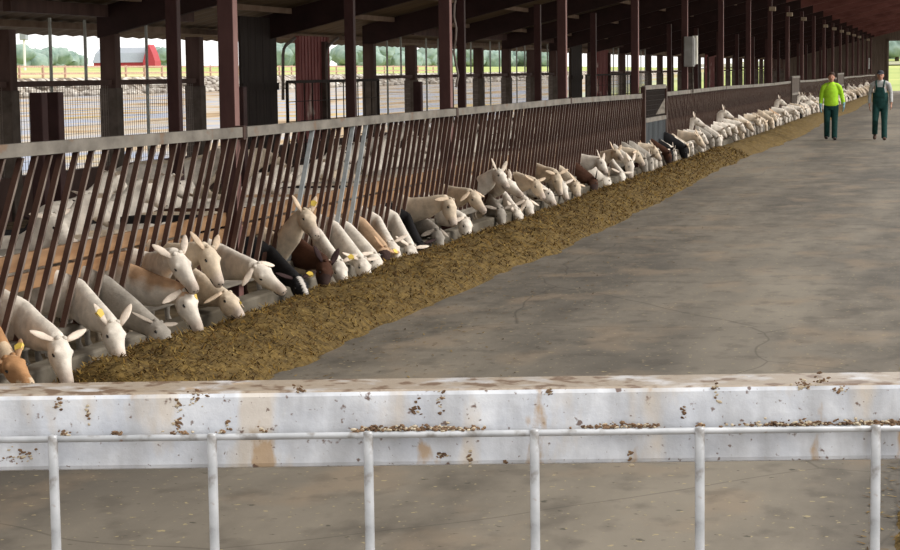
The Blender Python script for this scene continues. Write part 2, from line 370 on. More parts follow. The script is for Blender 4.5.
# tubular pen gates in front of the red panels
def tube_gate(name, x, y0, y1, z0, z1, label, bars=7):
    t = empty(name, (x, (y0+y1)/2, 0), label, 'gate'); cy = (y0+y1)/2
    mb = MB()
    for z in (z0, z1): mb.box(-.02, .02, y0-cy, y1-cy, z-.025, z+.025)
    for y in (y0, y1): mb.box(-.02, .02, y-cy-.025, y-cy+.025, z0, z1)
    mb.obj('gate_frame', m_dark, t)
    for q in range(1, bars):
        y = y0+(y1-y0)*q/bars-cy; MB().box(-.008, .008, y-.01, y+.01, z0, z1).obj('bar', m_dark, t)
    for q in range(1, 4):
        z = z0+(z1-z0)*q/4; MB().box(-.006, .006, y0-cy, y1-cy, z-.006, z+.006).obj('wire', m_dark, t)
    return t
p = atX(287, 82, -10.3); q = atX(378, 80, -10.3)
tube_gate('pen_gate', -10.3, p[1], q[1], .35, p[2], 'dark tubular pen gate standing in front of the nearest red wall panel', 12)
tube_gate('pen_gate', -10.3, 58.0, 66.5, .35, 1.62, 'dark tubular pen gate in front of the second red wall panel', 12)
# curved conduit at the doorway
for (px, lab) in ((283, 'thin curved pipe bending up beside the left edge of the doorway'), (326, 'thin curved pipe bending up beside the right edge of the red panel')):
    a = atX(px, 100, -10.9); b = atX(px, 55, -10.9); c = atX(px+3, 45, -10.85); d = atX(px+12, 38, -10.8)
    o = MB().loft([a, b, (b+c)/2+np.array([0, -.03, .02]), c, d], [.028]*5, n=8, ups=(1, 0, 0)).obj('curved_pipe', m_wire, smooth=True); tag(o, lab, 'pipe')
# small wooden stub posts inside the pen
for px, lab in ((38, 'short dark square post in the pen, left of a pair'), (54.5, 'short dark square post in the pen, right of a pair'), (418, 'short dark post in the pen behind the second fence span'), (240, 'short dark red post in the pen near the black board panel')):
    a = atX(px, 90, -7.85); w = .062
    o = MB().box(a[0]-w, a[0]+w, a[1]-w, a[1]+w, .03, 1.62, bev=.01).obj('stub_post', m_stub); tag(o, lab, 'post')

# ---------------------------------------------------------------- barn posts, rows one and two
_p = MB().box(-.06, .06, -.05, .05, 0, 3.70, bev=.008)
mbx = _p.mesh('barn_post', [m_post, m_post_lit])
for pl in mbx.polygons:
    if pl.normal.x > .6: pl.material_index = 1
brk = MB().box(-.02, .16, -.12, .12, 3.38, 3.5, bev=.01).mesh('bracket_block', m_pale)
posts = []
for k in range(21):
    y = Y0+PITCH*k; posts.append(y)
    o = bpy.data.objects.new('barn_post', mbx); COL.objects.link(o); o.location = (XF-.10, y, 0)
    tag(o, 'dark red square post in the feed fence, %s from the near end' % ORD[k], 'post', 'red posts along the feed fence')
    if k in (8, 9, 10, 12, 13, 14, 15, 16, 17, 19): link_child('bracket_block', brk, o)['label'] = 'pale wooden block at the post top'
me2 = MB().box(-.065, .065, -.055, .055, 0, ROOF(X2)-.42, bev=.008).mesh('barn_post', m_post)
for k in range(1, 21):
    y = 13.3+6.38*(k-1)
    o = bpy.data.objects.new('inner_post', me2); COL.objects.link(o); o.location = (X2, y, 0)
    tag(o, 'dark post standing inside the pen, %s of that row from the near end' % ORD[k-1], 'post', 'posts in the middle of the pen')

# ---------------------------------------------------------------- fence panels
LEAN = .68; ZB, ZT = .34, 1.325
GATES = [(32.6, 35.3), (64.4, 68.0), (91.3, 97.0)]
bar_me = MB().prism((0, -LEAN*(ZT-ZB)/2, ZB-.02), (0, LEAN*(ZT-ZB)/2, ZT), .034, .024, 0, 1).mesh('bar', [m_bar, m_bar_lit])
bar_me2 = MB().prism((0, -LEAN*(ZT-ZB)/2, ZB-.02), (0, LEAN*(ZT-ZB)/2, ZT), .034, .022).mesh('bar_grey', m_bar_grey)
spans = []
edges = [7.6]+[p for p in posts if p > 8]
for a, b in zip(edges[:-1], edges[1:]):
    cur = a
    for g0, g1 in GATES:
        if g0 > a-.3 and g0 < b: 
            if g0-cur > .6: spans.append((cur, g0))
            cur = g1
            if g1 > b: cur = g1
    cur = max(cur, a)
    for g0, g1 in GATES:
        if g0 < cur < g1: cur = g1
    if b-cur > .6: spans.append((cur, b))
spans.append((edges[-1], YEND-.2))
ZR = lambda y: 1.362-.0012*(y-10)+(.012*math.sin(y*.31))
for k, (a, b) in enumerate(spans):
    t = empty('fence_panel', (XF, (a+b)/2, 0), 'slanted bar fence panel with grey top rail, %s from the near end' % ORD[k], 'fence', 'slanted bar fence panels'); cy = (a+b)/2
    za, zb = ZR(a), ZR(b)
    v = [(x, y, z+h) for x in (-.028, .028) for (y, z) in ((a-cy+.01, za), (b-cy-.01, zb)) for h in (-.036, .036)]
    MB().add(v, [(0, 1, 3, 2), (4, 6, 7, 5), (0, 4, 5, 1), (2, 3, 7, 6), (0, 2, 6, 4), (1, 5, 7, 3)]).obj('top_rail', m_rail, t)
    MB().box(-.045, .03, a-cy, b-cy, .275, .335, bev=.004).obj('kick_board', m_plank, t)
    for z in (.575, .69):
        MB().box(-.16, -.125, a-cy+.005, b-cy-.005, z-.01, z+.085, bev=.004).obj('neck_board', m_board, t)
    MB().box(-.035, .035, b-cy-.09, b-cy-.03, zb-.052, zb+.046).obj('rail_bracket', m_bar, t)
    n = int((b-a)/.19); st = (b-a)/n
    if a > 71:
        mb = MB()
        for i in range(n):
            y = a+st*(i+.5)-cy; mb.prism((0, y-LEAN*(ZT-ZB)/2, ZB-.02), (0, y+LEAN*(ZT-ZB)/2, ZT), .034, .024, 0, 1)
        o = mb.obj('bar', [m_bar, m_bar_lit], t); o['kind'] = 'stuff'
    else:
        for i in range(n):
            y = a+st*(i+.5)-cy+R.uniform(-.012, .012)
            g = (k == 1 and i in (6, 12, 14))
            o = link_child('bar', bar_me2 if g else bar_me, t, (0, y, 0), (R.uniform(-.02, .02), 0, 0))
            if g: o['label'] = 'grey galvanised bar'
# concrete curb
o = MB().box(-4.80, -4.66, 7, YEND, 0, .215, bev=.015).obj('feed_curb', m_conc); tag(o, 'long low concrete curb running under the feed fence', 'curb')
o = MB().box(.45, .75, 4.5, 100, 0, .225, bev=.015).obj('feed_curb', m_conc); tag(o, 'low concrete curb on the right side of the alley', 'curb')
# rail-height gates in the fence row
for i, (g0, g1) in enumerate(GATES):
    cy = (g0+g1)/2; w = g1-g0
    t = empty('stall_gate', (XF+.03, cy, 0), ['grey stall gate with mesh top and blue-grey sheet bottom, nearest one in the fence', 'grey stall gate in the fence row, left of the person in lime', 'farthest grey stall gate, just right of the person in lime'][i], 'gate', 'stall gates in the feed fence')
    for y in (-w/2+.06, w/2-.06): MB().box(-.035, .035, y-.05, y+.05, .2, 1.47).obj('gate_upright', m_bar if i == 0 else m_pier, t)
    for z in (.92, 1.46): MB().box(-.03, .03, -w/2+.1, w/2-.1, z-.035, z+.035).obj('cross_rail', m_rail, t)
    mb = MB(); n = int(w/.08)
    for q in range(n): 
        y = -w/2+.11+(w-.22)*q/n; mb.box(-.012-(.012 if q % 2 else 0), .012+(.012 if q % 2 else 0), y, y+(w-.22)/n, .22, .9)
    mb.obj('sheet_panel', m_corr if i == 0 else m_pier, t)
    if i == 0:
        mb = MB()
        for y in np.arange(-w/2+.12, w/2-.1, .06): mb.box(-.004, .004, y-.009, y+.009, .96, 1.43)
        for z in np.arange(1.0, 1.42, .08): mb.box(-.004, .004, -w/2+.1, w/2-.1, z-.003, z+.003)
        mb.obj('wire_mesh', m_dark, t)
        MB().add([(-.01, .1, .99), (-.01, w/2-.12, .99), (-.01, w/2-.12, 1.25), (.01, .1, .99), (.01, w/2-.12, .99), (.01, w/2-.12, 1.25)], [(0, 1, 2), (5, 4, 3), (0, 3, 4, 1), (1, 4, 5, 2), (2, 5, 3, 0)]).obj('brace', m_plank, t)
    else:
        mb = MB(); mb.box(-.015, .015, -w/2+.1, w/2-.1, .96, 1.43); mb.obj('upper_panel', m_pier, t)
# electric box on post
p0 = atX(676, 35, -4.82); p1 = atX(691, 66, -4.82)
bx = empty('switch_box', (-4.84, posts[5], 1.8), 'grey electrical box hanging on the sixth red post', 'electrical box')
MB().box(-.13, .05, -.22, .08, .0, .58, bev=.015).obj('box_body', m_metal, bx)
MB().box(.05, .062, -.20, .06, .03, .55, bev=.004).obj('box_door', m_metal, bx)
MB().box(.0, .08, .1, .30, .05, .60).obj('notice', m_paper, bx)['label'] = 'pale torn sheet hanging beside the box'
MB().loft([(0, .12, .05), (0, .14, -.2), (.01, .1, -.35), (0, .16, -.5)], [.012]*4, n=6).obj('conduit', m_plank, bx)
# cable on the third post
pc = [(XF-.02+.02*math.sin(i*1.7), posts[2]+.10+.03*math.sin(i*1.1), 1.6+i*.12) for i in range(18)]
tag(MB().loft(pc, [.012]*18, n=6, ups=(1, 0, 0)).obj('hanging_cable', m_wire), 'thin twisted cable hanging down the right side of the third red post', 'cable')

# ---------------------------------------------------------------- end wall
mb = MB(); x = -12.4
while x < -4.05:
    mb.box(x, min(x+.25, -4.0), YEND+.0+R.uniform(0, .015), YEND+.06, 0, ROOF(x)-.02); x += .25
for x in np.arange(-4.0, XR, .25): mb.box(x, x+.25, YEND, YEND+.06, 3.55, ROOF(x)-.02)
mb.box(-12.4, -4.3, YEND-.05, YEND, 2.45, 2.6)
mb.box(-4.12, -3.98, YEND-.08, YEND+.08, 0, 3.6); mb.box(-4.1, XR, YEND-.08, YEND+.08, 3.5, 3.65)
tag(mb.obj('wall_end', m_endw), kind='structure')
a = atY(870, 58, YEND-.12); b = atY(870, 69, YEND-.12)
tag(MB().box(a[0]-.10, a[0]+.10, YEND-.14, YEND-.10, b[2], a[2]).obj('daylight_slit', m_white), 'narrow white board standing in for a daylight slit above the person in the cap', 'board')  # white colour stands in for daylight through a slit in the wall

# ---------------------------------------------------------------- feed
def fz(x, y, side=1):
    return fz0(x, y)*min(1, max(0, (y-9.2)/.5))
def fz0(x, y):
    """height of the left feed bank"""
    xe = -3.78-.10*math.sin(y*.21)+.10*noise.noise(Vector((0, y*.55, 3)))+.05*noise.noise(Vector((0, y*2.3, 9)))
    if y < 13: xe += .12*(13-y)/4
    t = (x-(-4.66))/(xe-(-4.66))
    if t >= 1: return 0
    prof = (.45+.55*math.sin(min(1, t/.38)*math.pi/2)) if t < .38 else math.cos((t-.38)/.62*math.pi/2)**.8
    hgt = .19+.05*noise.noise(Vector((1, y*.4, 1)))+(.07*(13-y)/5 if y < 13 else 0)
    return max(0, hgt*prof*(1+.25*noise.noise(Vector((x*3, y*2.2, 0))))+.022*noise.noise(Vector((x*11, y*9, 5)))*min(1, (1-t)*4)+.012*noise.noise(Vector((x*28, y*24, 5)))*min(1, (1-t)*4))
def feed_bank(name, xa, xb, nx, ylist, fn, label):
    V = []; 
    for y in ylist:
        for i in range(nx+1):
            x = xa+(xb-xa)*i/nx; z = fn(x, y); V.append((x, y, z if z > 0 else -.012))
    fs = [(j*(nx+1)+i, j*(nx+1)+i+1, (j+1)*(nx+1)+i+1, (j+1)*(nx+1)+i) for j in range(len(ylist)-1) for i in range(nx)]
    o = MB().add(V, fs).obj(name, m_feed, smooth=True); tag(o, label, 'animal feed', kind='stuff'); return o
yl = list(np.arange(9.15, 26, .045))+list(np.arange(26, 60, .12))+list(np.arange(60, YEND-1, .5))
feed_bank('feed_pile', -4.66, -3.45, 30, yl, fz, 'long olive-brown bank of chopped feed along the curb in front of the goats')
def fz2(x, y):
    xe = -.17+.05*noise.noise(Vector((7, y*.8, 0))); t = (x-xe)/.62
    return 0 if t <= 0 else .2*math.sin(min(1, t)*math.pi/2)+.03*noise.noise(Vector((x*9, y*8, 2)))
feed_bank('feed_pile', -.35, .46, 20, list(np.arange(5, 30, .06))+list(np.arange(30, 95, .6)), fz2, 'strip of chopped feed at the right edge behind the white gate')
V = []; Fs = []; Cc = []; n = 0
pal = [lin(c) for c in ((114, 85, 32), (84, 58, 20), (132, 102, 42), (64, 44, 15), (98, 72, 26), (154, 128, 70))]
for i in range(46000):
    if i % 12 == 0:
        y = R.uniform(5.5, 12); x = R.uniform(-.3, .42); z = fz2(x, y)
        if z <= 0 and R.random() > .2: continue
    else:
        y = 9.3+R.random()**1.5*31; x = R.uniform(-4.64, -3.5); z = fz(x, y)
        if z <= 0:
            if R.random() > .10: continue
            x += R.random()**2*1.2
            z = 0
    L = R.uniform(.012, .04)*(1+y/30); a = R.uniform(0, 6.28); tl = R.uniform(-.3, .7); w = R.uniform(.0018, .004)*(1+y/22)
    d = np.array([math.cos(a), math.sin(a), tl if z > 0 else .05]); d /= np.linalg.norm(d); p = np.array([x, y, z+.004]); s = np.array([-math.sin(a), math.cos(a), 0])*w
    V += [p-s, p+s, p+d*L+s*.4, p+d*L-s*.4]; Fs.append((n, n+1, n+2, n+3)); n += 4; c = R.choice(pal); Cc += [c]*4
me = MB().add(V, Fs).mesh('loose_feed', m_straw)
ca = me.color_attributes.new('Col', 'FLOAT_COLOR', 'POINT'); ca.data.foreach_set('color', np.hstack([np.array(Cc), np.ones((len(Cc), 1))]).ravel())
o = bpy.data.objects.new('loose_feed', me); COL.objects.link(o); tag(o, 'loose chopped stalks scattered over the feed bank and alley edge', 'loose feed', kind='stuff')

# ---------------------------------------------------------------- goats
STY = {'white': (.86, .78, .68), 'cream': (.76, .63, .48), 'grey': (.40, .36, .31), 'tan': (.55, .34, .20), 'brown': (.075, .034, .021), 'black': (.018, .017, .018), 'tantop': (.86, .78, .68), 'whiteblack': (.86, .78, .68), 'blaze': (.018, .017, .018), 'tanface': (.62, .42, .27), 'orange': (.50, .27, .13)}
def nrm(v): return v/(np.linalg.norm(v)+1e-9)
def goat_mesh(E, Pp, Np, style='white', ears='side', voxel=.014, seed=0, scale=1., low=False, legs=True):
    """local frame: chest at the origin facing +x. E neck where it passes the fence, Pp skull centre, Np muzzle tip"""
    rr = random.Random(seed); E, Pp, Np = map(np.array, (E, Pp, Np)); h = nrm(Np-Pp); nd = nrm(Pp-E)
    u = nd-h*(nd@h)
    u = u+.35*(np.array([0, 0, 1])-h*h[2]); u = nrm(u-h*(u@h)); s = np.cross(h, u)
    mb = MB()
    mb.loft([(.06, 0, .55), (.0, 0, .56), (-.12, 0, .55), (-.35, 0, .53), (-.6, 0, .55), (-.76, 0, .58), (-.84, 0, .60)], [(.06, .08), (.11, .15), (.135, .18), (.165, .19), (.16, .175), (.115, .13), (.05, .06)], n=14)
    if legs:
        for sy in (-1, 1):
            a = rr.uniform(-.05, .05); y = sy*.085
            mb.loft([(-.08, y, .52), (-.08+a*.4, y, .36), (-.08+a, y, .27), (-.08+a, y, .07), (-.06+a, y, 0)], [(.05, .06), (.034, .036), (.028, .03), (.02, .02), (.028, .032)], ups=(1, 0, 0), n=8)
            a = rr.uniform(-.05, .05); y = sy*.10
            mb.loft([(-.66, y, .56), (-.62, y, .42), (-.70, y, .34), (-.78+a, y, .25), (-.74+a, y, .07), (-.72+a, y, 0)], [(.06, .10), (.055, .075), (.038, .045), (.024, .03), (.02, .02), (.028, .032)], ups=(1, 0, 0), n=8)
        mb.loft([(-.82, 0, .62), (-.88, 0, .64), (-.91, 0, .58)], [.03, .025, .012], n=8)
    Bp = np.array([-.06, 0, .585]); mid1 = (Bp+E)/2+np.array([0, 0, .0])
    mid2 = E+(Pp-E)*.5; back = Pp-h*.045
    P4 = (mid2+back)/2
    npts = [Bp, mid1, E, mid2, P4, back+h*.02]
    mb.loft(npts, [(.085, .165), (.076, .15), (.064, .128), (.058, .100), (.054, .080), (.050, .062)], ups=[np.array([0, 0, 1.])]*3+[nrm(np.array([0, 0, 1.])+u)]*2+[u], n=14)
    f = 1.03
    prof = [(-.05, 0, .034, .038), (-.02, .0, .052, .060), (.03, -.004, .060, .072), (.075, -.013, .057, .074), (.12, -.015, .046, .063), (.16, -.015, .039, .053), (.195, -.016, .037, .047), (.225, -.018, .035, .041), (.243, -.020, .027, .031)]
    mb.loft([Pp+h*t_*f+u*o_ for t_, o_, _, _ in prof], [(a_, b_) for _, _, a_, b_ in prof], ups=u, n=16)
    for sg in (-1, 1): mb.ball(Pp+h*.066+s*sg*.038+u*.034, (.022, .022, .020))
    V, Nn, Fc = remesh(mb, voxel, 2)
    base = np.array(STY[style]); Cv = np.tile(base, (len(V), 1)).astype(float)
    rel = V-Pp; t = rel@h; uu = rel@u; ss = rel@s
    onhead = (t > -.06) & (np.linalg.norm(rel, axis=1) < .30) & (V[:, 0] > E[0]-.05)
    infront = V[:, 0] > -.02
    dirt = np.clip((.42-V[:, 2])/.25, 0, 1)*(~infront); Cv = Cv*(1-.45*dirt[:, None])
    if style in ('white', 'cream', 'tantop', 'whiteblack'):
        k = np.clip((t-.16)/.06, 0, 1)*onhead; Cv = Cv*(1-k[:, None])+np.array((.60, .50, .42))*k[:, None]
    def blotch(sc, th, c):
        nonlocal Cv
        m = np.array([noise.noise(Vector((p[0]*sc+seed, p[1]*sc, p[2]*sc))) > th for p in V]); Cv[m] = c
    if style == 'tantop':
        nz = np.array([noise.noise(Vector((p[0]*9+seed, p[1]*9, p[2]*9))) for p in V]); k = np.clip((Nn[:, 2]+.35*nz-.05)/.35, 0, 1)*(t < .02)*(V[:, 2] > .3); Cv = Cv*(1-k[:, None])+np.array((.60, .38, .23))*k[:, None]
    if style == 'whiteblack': blotch(4, .12, (.03, .026, .025))
    if style == 'orange': blotch(7, .2, (.72, .55, .38))
    if style == 'blaze':
        m = onhead & (abs(ss) < .017) & (uu > 0) & (t > .0); Cv[m] = (.72, .66, .60)
    if style == 'tanface':
        m = onhead & (t > .03); Cv[m] = (.06, .035, .03)
    if style == 'brown':
        m = onhead & (t > .1); Cv[m] = (.05, .03, .026)
    mb = MB(); mb.add(V, Fc, 0)
    nC = [Cv]
    # ears
    eb = []
    for sg in (-1, 1):
        root = Pp+s*sg*.045+u*.035-h*.015
        if ears == 'side': d = nrm(s*sg+u*.15-h*.35)
        elif ears == 'droop': d = nrm(s*sg*.8-u*.25-h*.05+np.array([0, 0, -.3]))
        elif ears == 'up': d = nrm(s*sg*.55+np.array([0, 0, .9])-h*.2)
        else: d = nrm(s*sg*.5-h*.9+u*.25)
        d = nrm(d+np.array([rr.uniform(-.12, .12) for _ in range(3)])); wd = nrm(np.cross(d, s*.3+u)); L = .13
        n0 = mb.n
        mb.loft([root-d*.01, root+d*L*.15, root+d*L*.4, root+d*L*.7, root+d*L*.92, root+d*L], [(.010, .013), (.009, .019), (.007, .025), (.006, .021), (.004, .011), (.002, .003)], ups=wd, n=8, mi=0)
        c = np.array(STY[style])*np.array((1.0, .94, .9)) if style not in ('blaze', 'black', 'brown') else np.array((.05, .03, .03))
        if style == 'orange': c = np.array((.6, .36, .2))
        nC.append(np.tile(c, (mb.n-n0, 1))); eb.append((root+d*L*.5, d, wd))
    for sg in (-1, 1):
        n0 = mb.n; c = Pp+h*.076+s*sg*.0505+u*.018; mb.loft([c-h*.013, c-h*.007, c+h*.007, c+h*.013], [.003, .0085, .0085, .003], ups=u, n=8, mi=1); nC.append(np.tile((.01, .01, .01), (mb.n-n0, 1)))
        n0 = mb.n; c = Pp+h*.250+s*sg*.013-u*.006; mb.ball(c, (.0058, .0058, .0058), 1, 6, 4); nC.append(np.tile((.05, .02, .02), (mb.n-n0, 1)))
        n0 = mb.n; mb.loft([Pp+h*.185+s*sg*.0365-u*.034, Pp+h*.215+s*sg*.0345-u*.035, Pp+h*.24+s*sg*.026-u*.034], [.0028, .003, .002], ups=u, n=6, mi=1); nC.append(np.tile((.05, .02, .02), (mb.n-n0, 1)))
        n0 = mb.n; c = Pp-h*.012+s*sg*.020+u*.052; mb.ball(c, (.016, .016, .014), 0, 8, 6); nC.append(np.tile(np.array(STY[style])*.85, (mb.n-n0, 1)))
    me = mb.mesh('goat', [m_fur, m_eye], smooth=True)
    Ca = np.concatenate(nC); ca = me.color_attributes.new('Col', 'FLOAT_COLOR', 'POINT')
    ca.data.foreach_set('color', np.hstack([Ca, np.ones((len(Ca), 1))]).ravel())
    return me, eb
def ear_tag_mesh(c, d, wd):
    n = nrm(np.cross(d, wd)); V = []
    for o_ in (-.010, .010):
        for a, b in ((-.016, -.02), (.016, -.02), (.021, .016), (0, .026), (-.021, .016)): V.append(c+wd*a*1.1+d*b+n*o_)
    return MB().add(V, [(4, 3, 2, 1, 0), (5, 6, 7, 8, 9)]+[(i, (i+1) % 5, (i+1) % 5+5, i+5) for i in range(5)]).mesh('ear_tag', m_tag)

CH = -5.30       # x of the chests
# exit(px) poll(px) nose(px) out style ears tag label
G = [
 ((-8, 345), (12, 366), (30, 384), .30, 'orange', 'back', 1, 'orange-brown and cream goat head at the bottom left corner above the gate'),
 ((22, 322), (58, 346), (70, 386), .34, 'white', 'side', 0, 'white goat feeding with face down at far left, nearest full white head'),
 ((78, 300), (112, 330), (123, 362), .36, 'white', 'up', 2, 'white goat with brown-orange tag, second white head from the left'),
 ((104, 296), (155, 330), (176, 352), .42, 'grey', 'side', 0, 'grey-brown goat with pale ears, low beside the tan-backed one'),
 ((133, 285), (183, 297), (202, 332), .40, 'tantop', 'droop', 1, 'goat with tan upper neck, white face and yellow ear tag'),
 ((166, 262), (207, 254), (222, 285), .36, 'cream', 'back', 0, 'cream goat looking out just behind the upright white head'),
 ((150, 272), (177, 260), (197, 292), .36, 'white', 'back', 0, 'white goat holding its head upright above the tan-necked goat'),
 ((190, 285), (226, 300), (243, 316), .36, 'cream', 'droop', 1, 'small cream goat head low between the feed and the upright heads'),
 ((221, 262), (258, 271), (286, 292), .40, 'white', 'droop', 0, 'white goat stretching its neck out level to the right of the group'),
 ((279, 250), (305, 216), (318, 236), .26, 'cream', 'up', 1, 'cream goat with raised head and both ears up over the brown one'),
 ((268, 262), (297, 283), (311, 305), .34, 'blaze', 'side', 1, 'black goat with white blaze, feeding below the raised cream head'),
 ((293, 250), (324, 266), (326, 296), .34, 'brown', 'up', 0, 'dark brown goat feeding under the raised cream head'),
 ((316, 243), (338, 266), (348, 292), .30, 'white', 'side', 1, 'white goat with yellow tag right beside the dark brown one'),
 ((333, 236), (361, 264), (372, 284), .34, 'white', 'side', 0, 'white goat, long neck slanting down, second right of the brown one'),
 ((346, 237), (373, 259), (380, 280), .30, 'white', 'droop', 0, 'white goat, third right of the brown one'),
 ((360, 232), (383, 252), (386, 275), .26, 'tanface', 'side', 1, 'tan-necked goat with dark face and yellow tag'),
 ((376, 229), (391, 247), (402, 266), .26, 'white', 'side', 0, 'slim white goat right of the dark-faced tan goat'),
 ((392, 225), (410, 250), (413, 270), .26, 'white', 'side', 0, 'white goat with broad neck, left of the black goat'),
 ((404, 225), (420, 248), (430, 262), .24, 'black', 'side', 0, 'all black goat pressed behind two white heads'),
 ((410, 211), (448, 203), (456, 226), .40, 'cream', 'droop', 0, 'cream goat reaching out level above the others beside a red post'),
 ((414, 222), (436, 234), (444, 257), .28, 'grey', 'droop', 0, 'greyish goat feeding below the level cream neck'),
 ((435, 212), (464, 222), (471, 244), .34, 'white', 'droop', 0, 'white goat, rightmost before the empty stretch of curb'),
 ((449, 198), (472, 196), (486, 212), .30, 'cream', 'droop', 0, 'cream goat with hanging ear just past the third red post'),
 ((478, 188), (498, 174), (509, 188), .24, 'white', 'up', 0, 'white goat with raised head and one ear straight up'),
 ((492, 188), (508, 184), (523, 196), .30, 'white', 'back', 0, 'white goat face pointing right in front of the raised head'),
 ((488, 205), (500, 212), (504, 230), .26, 'grey', 'side', 0, 'greyish white goat feeding low below the raised head'),
 ((503, 202), (517, 214), (523, 228), .26, 'white', 'up', 0, 'white goat with one dark ear, feeding low'),
 ((512, 198), (527, 204), (534, 220), .24, 'white', 'droop', 0, 'white goat tucked behind the one with the dark ear'),
 ((515, 182), (535, 184), (545, 199), .28, 'cream', 'side', 0, 'cream goat looking down, right of the front-facing heads'),
 ((526, 186), (547, 194), (556, 205), .28, 'white', 'droop', 0, 'white goat with ear pointing to the feed, left of the tan arching neck'),
 ((536, 173), (556, 176), (562, 196), .30, 'cream', 'side', 0, 'pale tan goat with arched neck reaching over its neighbours'),
 ((548, 182), (562, 186), (568, 200), .24, 'white', 'side', 0, 'white goat right under the arched tan neck'),
 ((559, 175), (575, 185), (580, 198), .24, 'cream', 'side', 0, 'cream goat with straight slanting neck, before the brown one'),
 ((575, 172), (593, 182), (596, 195), .24, 'brown', 'side', 0, 'dark brown goat with a white neighbour over its back'),
 ((582, 163), (600, 162), (608, 174), .26, 'white', 'up', 0, 'white goat with raised neck above the brown goat'),
 ((588, 172), (606, 180), (611, 192), .24, 'white', 'side', 0, 'white goat hugging the right side of the brown goat'),
 ((600, 160), (615, 153), (623, 158), .24, 'cream', 'up', 0, 'cream goat with raised head and ears, last raised one before the gate'),
 ((610, 166), (621, 175), (624, 188), .22, 'white', 'side', 0, 'white goat facing forward below the raised cream head'),
]
def solve(e, p, nn, out):
    E = atX(e[0], e[1], XF); P_ = atX(p[0], p[1], XF+out)
    best = None; dd = ray(*nn); dd = dd/np.linalg.norm(dd); L = .262
    w = P_-CO; b = dd@w; disc = b*b-(w@w-L*L)
    if disc > 0: N_ = CO+dd*(b-math.sqrt(disc))
    else: N_ = P_+nrm(CO+dd*b-P_)*L
    if N_[0] < P_[0]+.01: N_[0] = P_[0]+.02
    N_ = P_+nrm(N_-P_)*L
    return E, P_, N_
nearY = []
sol = [solve(e, p, nn, out) for e, p, nn, out, *_ in G]
by = [q[0][1]-.15*(q[1][1]-q[0][1]) for q in sol]; od = sorted(range(len(by)), key=lambda i: by[i])
for it in range(200):
    for a_, b_ in zip(od[:-1], od[1:]):
        g_ = .37-(by[b_]-by[a_])
        if g_ > 0: by[a_] -= g_/2; by[b_] += g_/2
for i, (e, p, nn, out, st, ears, tg, lab) in enumerate(G):
    E, P_, N_ = sol[i]; org = np.array([CH, by[i], 0])
    me, eb = goat_mesh(E-org, P_-org, N_-org, st, ears, .012 if i < 24 else .014, i*3+1)
    o = bpy.data.objects.new('goat', me); COL.objects.link(o); o.location = org; tag(o, lab, 'goat', 'goats feeding through the slanted bars')
    nearY.append(org[1])
    if tg:
        k = 0 if atX(0, 0, 1) is None else (tg-1 if tg < 3 else 0)
        c, d, wd = eb[k]; link_child('ear_tag', ear_tag_mesh(c, d, wd), o)['label'] = 'yellow ear tag' if tg == 1 else 'orange-brown ear tag'
# generic goats farther along the row
VAR = []
defs = [('white', .05, .18, 'side', 'd'), ('white', -.05, .16, 'side', 'd'), ('white', .10, .20, 'droop', 'd'), ('cream', .0, .19, 'side', 'd'), ('white', .12, .24, 'side', 'l'), ('cream', .06, .22, 'back', 'l'),
        ('white', .05, .60, 'up', 'u'), ('black', .05, .2, 'side', 'd'), ('brown', .0, .2, 'side', 'd'), ('tantop', .08, .19, 'side', 'd'), ('whiteblack', .05, .2, 'side', 'd'), ('white', -.10, .2, 'up', 'd'), ('white', .16, .2, 'back', 'd'), ('cream', -.08, .2, 'droop', 'l'), ('white', .2, .2, 'droop', 'l'), ('grey', .08, .2, 'side', 'd')]
for i, (st, dy, z, ears, pose) in enumerate(defs):
    if pose == 'd': E = (.42, 0, .50); Pp = (.70, dy, .36); Np = (.76, dy*1.6, .13)
    elif pose == 'l': E = (.42, 0, .52); Pp = (.78, dy, .50); Np = (.93, dy*2.2, .31)
    else: E = (.42, 0, .54); Pp = (.62, dy, .78); Np = (.80, dy*3, .67)
    me, eb = goat_mesh(E, Pp, Np, st, ears, .018, 100+i); VAR.append((me, st, pose))
STN = {'grey': 'greyish', 'white': 'white', 'cream': 'cream', 'black': 'black', 'brown': 'dark brown', 'tantop': 'tan and white', 'whiteblack': 'black and white'}
ylast = max(nearY); y = ylast+.35; cnt = {}; gi = 0
seq = []
while y < 128:
    if y < 76: step = R.uniform(.34, .52)
    elif y < 98: step = R.uniform(.5, .8)
    else: step = R.uniform(.35, .55)
    seq.append(y); y += step
for y in seq:
    r = R.random()
    if r < .60: v = R.choice([0, 1, 2, 3, 11, 12, 12, 15, 1])
    elif r < .76: v = R.choice([4, 5, 13, 14])
    elif r < .82: v = 6
    elif r < .89: v = 7
    elif r < .92: v = 8
    elif r < .97: v = 9
    else: v = 10
    me, st, pose = VAR[v]
    k = max(i for i, q in enumerate(posts) if q <= y); cnt[k] = cnt.get(k, 0)+1
    o = bpy.data.objects.new('goat', me); COL.objects.link(o)
    o.location = (CH+R.uniform(-.13, .07), y, 0); o.rotation_euler = (0, 0, R.uniform(-.22, .30)); sc = R.uniform(.94, 1.06); o.scale = (sc, sc, sc)
    tag(o, '%s goat %s, %s past the %s red post' % (STN[st], {'d': 'feeding head down', 'l': 'reaching out level', 'u': 'with raised head'}[pose], ORD[cnt[k]-1], ORD[k]), 'goat', 'goats feeding through the slanted bars')
